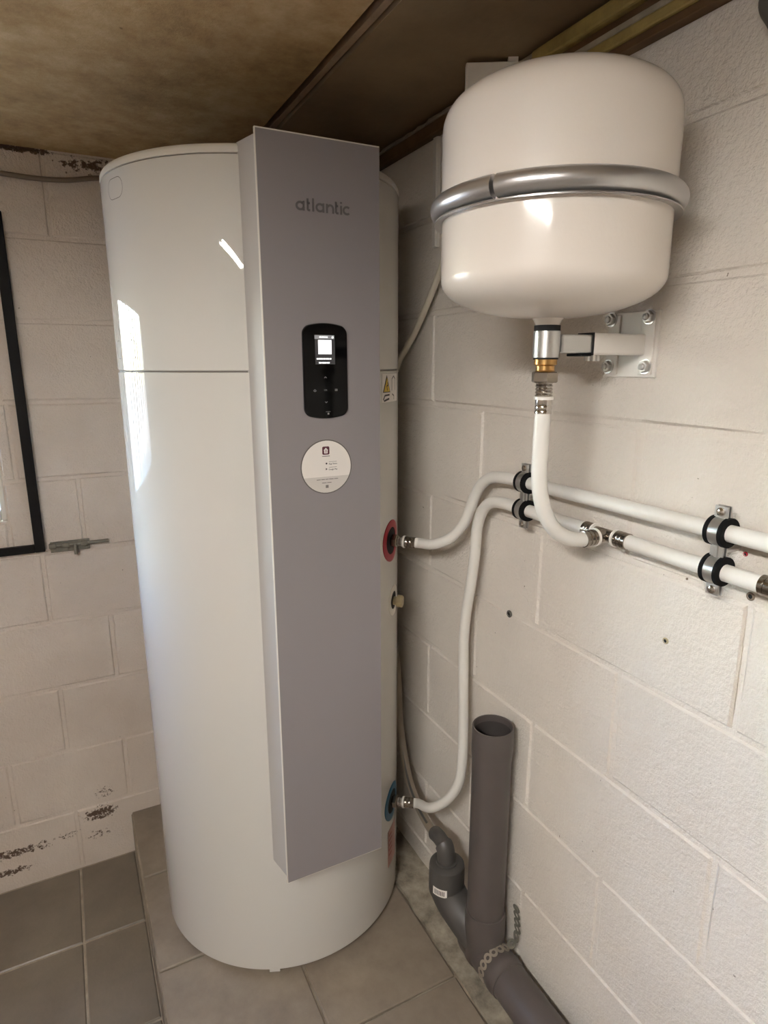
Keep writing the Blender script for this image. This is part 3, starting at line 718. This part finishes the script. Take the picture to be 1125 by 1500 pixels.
obj('pipe_run', tube(B(), [(px, -1.45, zc-.001), (px, -1.8, zc-.001), (px, -2.2, zc-.001)], PR*.98, 20), WHITE_PIPE, cp, True)

def pipe_clamp(y, label):
    k = thing('pipe_clamp', (0, y, 1.26), label, 'pipe clamp', 'double pipe clamps')
    for z in (zh, zc):
        rb = obj('rubber_lining', lathe(B(), [(.0114, -.0125), (.0192, -.0125), (.0192, -.0070), (.0165, -.0066), (.0165, .0066), (.0192, .0070), (.0192, .0125), (.0114, .0125)], (px, y, z), (0, 1, 0), 32), RUBBER, k, .5)
        obj('steel_band', lathe(B(), [(.0165, -.0066), (.0186, -.0066), (.0186, .0066), (.0165, .0066)], (px, y, z), (0, 1, 0), 32), GALV, k, .5)
    for z0, z1, s in ((zh+.0165, zh+.0335, 1), (zc-.0335, zc-.0165, -1)):
        for x0 in (px-.004, px+.0015):
            obj('ear', box(B(), x0, x0+.0022, y-.0095, y+.0095, z0, z1, .0008), GALV, k)
        zz = (z0+z1)/2+.001*s
        sc = obj('screw', lathe(B(), [(.0058, 0), (.0055, .0025), (.003, .004)], (px-.004, y, zz), (-1, 0, 0), 16), CHROME, k, .6)
        obj('screw_shank', cyl(B(), (px-.004, y, zz), (px+.010, y, zz), .0027, 10), GALV, sc)
    for x0 in (px-.0045, px+.0020):
        obj('bridge', box(B(), x0, x0+.0024, y-.0095, y+.0095, zc+.0155, zh-.0155, .0006), GALV, k)
    obj('bridge_rib', box(B(), px-.0062, px-.0042, y-.0025, y+.0025, zc+.016, zh-.016, .0008), GALV, k)
    obj('wall_stud', cyl(B(), (px+.004, y, (zh+zc)/2), (.001, y, (zh+zc)/2), .005, 14), GALV, k, True)
    return k
pipe_clamp(-.990, 'double steel pipe clamp with black rubber, behind the curved white hose')
pipe_clamp(-1.371, 'double steel pipe clamp with black rubber, at the right edge of the photo')

# ------------------------------------------------------------------ grey drain pipe
DX, DY, DZ, DR = -.0575, -.951, .236, .040
dp = thing('drain_pipe', (DX, DY, .14), 'grey plastic drain pipe with an open top, standing against the right wall', 'drain pipe')
bm = lathe(B(), [(.0372, .30), (.0372, .772), (.0388, .785), (.0414, .785), (.0420, .783), (.0420, .728), (.0412, .718), (.0400, .706), (.0400, .285), (.0372, .285)], (DX, DY, 0), seg=48, cap0=False, cap1=False)
obj('riser', bm, PVC, dp, True)
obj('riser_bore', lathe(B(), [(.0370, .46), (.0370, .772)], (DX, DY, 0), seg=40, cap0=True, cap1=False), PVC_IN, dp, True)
obj('tee_socket', lathe(B(), [(.0400, .215), (.0435, .222), (.0435, .338), (.0428, .3415), (.0400, .3420)], (DX, DY, 0), seg=48), PVC, dp, True)
obj('tee_branch', lathe(B(), [(.0400, -.045), (.0425, -.035), (.0425, .062), (.0440, .066), (.0440, .078), (.0422, .081), (.0422, .090), (.0405, .091)], (DX, DY, DZ), (0, -1, 0), 48), PVC, dp, True)
obj('floor_pipe', cyl(B(), (DX, DY-.05, DZ), (DX, -2.4, DZ), DR, 48), PVC, dp, True)
obj('trap_bend', tube(B(), [(-.0935, -.850, .345), (-.0930, -.853, .325), (-.088, -.870, .304), (-.079, -.895, .284), (-.069, -.922, .266), (-.060, -.945, .254)], .0395, 32), PVC_D, dp, True)
obj('trap_body', lathe(B(), [(.0395, .318), (.0405, .326), (.0405, .382), (.0390, .390), (.0330, .394), (.0200, .3945)], (-.0935, -.850, 0), seg=40), PVC_D, dp, True)
el = obj('trap_elbow', tube(B(), [(-.0945, -.850, .390), (-.0950, -.848, .415), (-.0965, -.841, .432), (-.0975, -.822, .438), (-.0955, -.800, .432)], lambda s: .0205 if s < .55 else .0165, 24), PVC_D, dp, True)
obj('elbow_collar', lathe(B(), [(.0200, .393), (.0240, .3935), (.0240, .3985), (.0205, .4000)], (-.0945, -.850, 0), seg=32), PVC_D, el, True)
# barcode sticker on the trap
def trap_pt(a, r, z): return Vector((-.0935+r*math.cos(math.radians(a)), -.850+r*math.sin(math.radians(a)), z))
def trap_patch(bm, a0, a1, z0, z1, r):
    P_ = [[bm.verts.new(trap_pt(a0+(a1-a0)*i/6, r, z)) for i in range(7)] for z in (z0, z1)]
    for i in range(6): bm.faces.new((P_[0][i], P_[0][i+1], P_[1][i+1], P_[1][i]))
    return bm
sk = obj('trap_sticker', trap_patch(B(), -170, -121, .333, .353, .0409), STICKER, dp)
bm = B()
for k in range(7): trap_patch(bm, -163+k*5.2, -160.5+k*5.2, .337, .349, .0412)
obj('sticker_bars', bm, PRINT_D, sk)

ch = thing('condensate_hose', (-.05, -.5, .4), 'thin grey condensate hose curving behind the heater into the drain trap', 'hose')
obj('hose', tube(B(), [(-.026, -.40, .90), (-.026, -.46, .76), (-.030, -.494, .653), (-.040, -.523, .548), (-.049, -.567, .474), (-.058, -.615, .425), (-.073, -.69, .412), (-.088, -.76, .420), (-.0955, -.800, .432)], .0105, 16), HOSE_G, ch, True)
obj('hose_core', tube(B(), [(-.030, -.494, .664), (-.042, -.523, .559), (-.052, -.567, .4848), (-.0625, -.615, .4352), (-.079, -.69, .4215), (-.093, -.76, .4285)], .003, 8), GREY_CABLE, ch, True, 'dark stripe along the hose')

# perforated strap holding the tee
ps = thing('perforated_strap', (DX, -1.02, DZ), 'perforated metal strap round the tee of the grey drain pipe, nailed to the wall', 'strap')
def strap_strip(path, wdir, wd, name):
    """punched strip: rings of metal joined by webs"""
    bm = B(); P_ = [Vector(p) for p in path]
    for i in range(len(P_)-1):
        a, b = P_[i], P_[i+1]; d = (b-a); L = d.length; d.normalize(); w_ = Vector(wdir[i]).normalized(); nn = d.cross(w_).normalized()
        c = (a+b)/2; n = 16
        rings = []
        for r, h in ((wd*.22, .0008), (wd*.5, .0008), (wd*.5, -.0008), (wd*.22, -.0008)):
            rings.append([bm.verts.new(c+(d*math.cos(2*PI*q/n)*(L*.52/(wd*.5) if r > wd*.3 else 1)+w_*math.sin(2*PI*q/n))*r+nn*h) for q in range(n)])
        for q in range(4):
            A, C = rings[q], rings[(q+1) % 4]
            for s in range(n): bm.faces.new((A[s], A[(s+1) % n], C[(s+1) % n], C[s]))
    return obj(name, bm, STRAP if name == 'strap_loop' else BOLT, ps)
ys = -1.000; SR = .0437
arcp = [(DX+SR*math.cos(math.radians(a)), ys, DZ+SR*math.sin(math.radians(a))) for a in range(205, 40, -22)]
strap_strip(arcp, [(0, 1, 0)]*(len(arcp)-1), .020, 'strap_loop')
tail = [arcp[-1], (-.012, -.999, .279), (-.0045, -.997, .294), (-.004, -.995, .310), (-.004, -.993, .326), (-.004, -.990, .342), (-.004, -.988, .356)]
strap_strip(tail, [(0, 1, 0), (.2, 1, .3), (0, 1, .2), (0, 1, 0), (0, 1, 0), (0, 1, 0)], .021, 'strap_tail')
obj('nail', lathe(B(), [(.0055, 0), (.005, .0025), (.002, .0035)], (-.0035, -.989, .349), (-1, 0, 0), 12), BOLT, ps)

# ------------------------------------------------------------------ cables, box, wall plugs
tag(obj('electric_cable', tube(B(), [(-2.2, -.009, 1.93), (-1.5, -.009, 1.95), (-1.05, -.009, 1.946), (-.836, -.009, 1.9335), (-.751, -.009, 1.931), (-.69, -.009, 1.935), (-.621, -.009, 1.9475), (-.50, -.009, 1.955), (-.2, -.009, 1.955)], .0058, 12), CABLE_BR, smooth=True), 'grey brown cable slung along the back wall just below the ceiling', 'cable')
tag(obj('heater_cable', tube(B(), [(-.021, -.34, 1.36), (-.021, -.42, 1.43), (-.021, -.482, 1.504), (-.021, -.52, 1.535), (-.018, -.559, 1.576), (-.018, -.61, 1.632), (-.018, -.655, 1.687), (-.018, -.72, 1.77), (-.018, -.78, 1.86), (-.02, -.80, 1.91)], .0072, 12), CABLE_W, smooth=True), 'off white cable rising from behind the heater to behind the expansion vessel', 'cable')
cd2 = thing('wall_conduit', (0, -.617, 1.88), 'slim white vertical conduit on the right wall, left of the expansion vessel', 'conduit')
obj('channel', box(B(), -.009, .0005, -.622, -.606, 1.74, 1.956, .0015), WHITE_STEEL, cd2)
obj('cover', box(B(), -.0115, -.009, -.621, -.607, 1.742, 1.955, .001), WHITE_STEEL, cd2)
jb = thing('junction_box', (-.075, -.87, 1.97), 'small white box above the expansion vessel, under the ceiling', 'box')
jm = Matrix.Translation((-.052, -.866, 1.968)) @ Matrix.Rotation(-.52, 4, 'Z')
obj('box_body', box(B(), -.045, .045, -.006, .012, -.028, .0235, .002, 1, jm), WHITE_PLASTIC, jb)
obj('box_mount', box(B(), .026, .043, -.003, .009, .023, .0315, 0, 1, jm), WHITE_PLASTIC, jb)
obj('box_cover', box(B(), -.043, .043, -.0085, -.006, -.026, .0215, .001, 1, jm), WHITE_PLASTIC, jb)
tag(obj('loose_cable', tube(B(), [(-.014, -1.325, 1.930), (-.016, -1.334, 1.905), (-.016, -1.331, 1.885), (-.015, -1.341, 1.867), (-.014, -1.352, 1.85), (-.013, -1.37, 1.842), (-.013, -1.42, 1.86), (-.013, -1.5, 1.90)], .0075, 12), GREY_CABLE, smooth=True), 'dark grey cable at the top right corner of the photo', 'cable')

def plug(y, z, r, m, label, dark=True):
    k = thing('wall_plug', (0, y, z), label, 'wall plug')
    obj('sleeve', lathe(B(), [(r*.55, -.002), (r, -.001), (r, .001), (r*.8, .0022), (r*.55, .0020)], (0, y, z), (-1, 0, 0), 16, False, False), m, k, .5)
    obj('hole', cyl(B(), (.001, y, z), (-.0012, y, z), r*.58, 14), BLACK, k)
plug(-.914, 1.001, .0075, GREY_CABLE, 'dark wall plug in a joint just above the open drain pipe')
plug(-1.280, 1.093, .0050, BEIGE, 'small pale wall plug alone on the wall below the lower pipe')
plug(-1.397, 1.203, .0058, CABLE_BR, 'grey wall plug under the lower pipe at the right edge')
plug(-1.383, 1.256, .0032, RED, 'tiny red wall plug between the two pipes at the right edge')

# ------------------------------------------------------------------ black steel frame and slide bolt on the back wall
fm = thing('steel_frame', (-1.35, 0, 1.01), 'black steel frame mounted round the window on the back wall', 'frame')
fx0, fx1, fz0, fz1 = -1.86, -.844, 1.008, 1.850
for x0, x1 in ((fx1-.024, fx1), (fx0, fx0+.024)):
    obj('stile', box(B(), x0, x1, -.018, -.004, fz0, fz1, .0015), BLACKSTEEL, fm)
for z0, z1 in ((fz0, fz0+.021), (fz1-.021, fz1)):
    obj('rail', box(B(), fx0+.024, fx1-.024, -.0175, -.0045, z0, z1, .0015), BLACKSTEEL, fm)
for z in (1.12, 1.7):
    for x in (fx1-.014, fx0+.010): obj('mounting_lug', box(B(), x-.008, x+.008, -.006, .0015, z-.012, z+.012), BLACKSTEEL, fm)
sb = thing('slide_bolt', (-.775, 0, 1.018), 'weathered steel slide bolt painted to the back wall beside the black frame', 'bolt')
obj('back_plate', box(B(), -.832, -.735, -.004, .0012, .999, 1.028, .001), BOLT, sb)
obj('bolt_rod', tube(B(), [(-.834, -.011, 1.0195), (-.76, -.011, 1.0185), (-.687, -.011, 1.018)], .0048, 12, 2), BOLT, sb, True)
for x in (-.826, -.795, -.750): obj('rod_guide', box(B(), x-.009, x+.009, -.0175, -.003, 1.0125, 1.0255, .002), BOLT, sb)
obj('handle', tube(B(), [(-.772, -.012, 1.018), (-.772, -.018, 1.010), (-.7715, -.019, .992)], .0045, 10, 3), BOLT, sb, True)
for x in (-.822, -.788, -.744): obj('screw', lathe(B(), [(.004, 0), (.003, .0018)], (x, -.004, 1.0045), (0, -1, 0), 10), BOLT, sb)
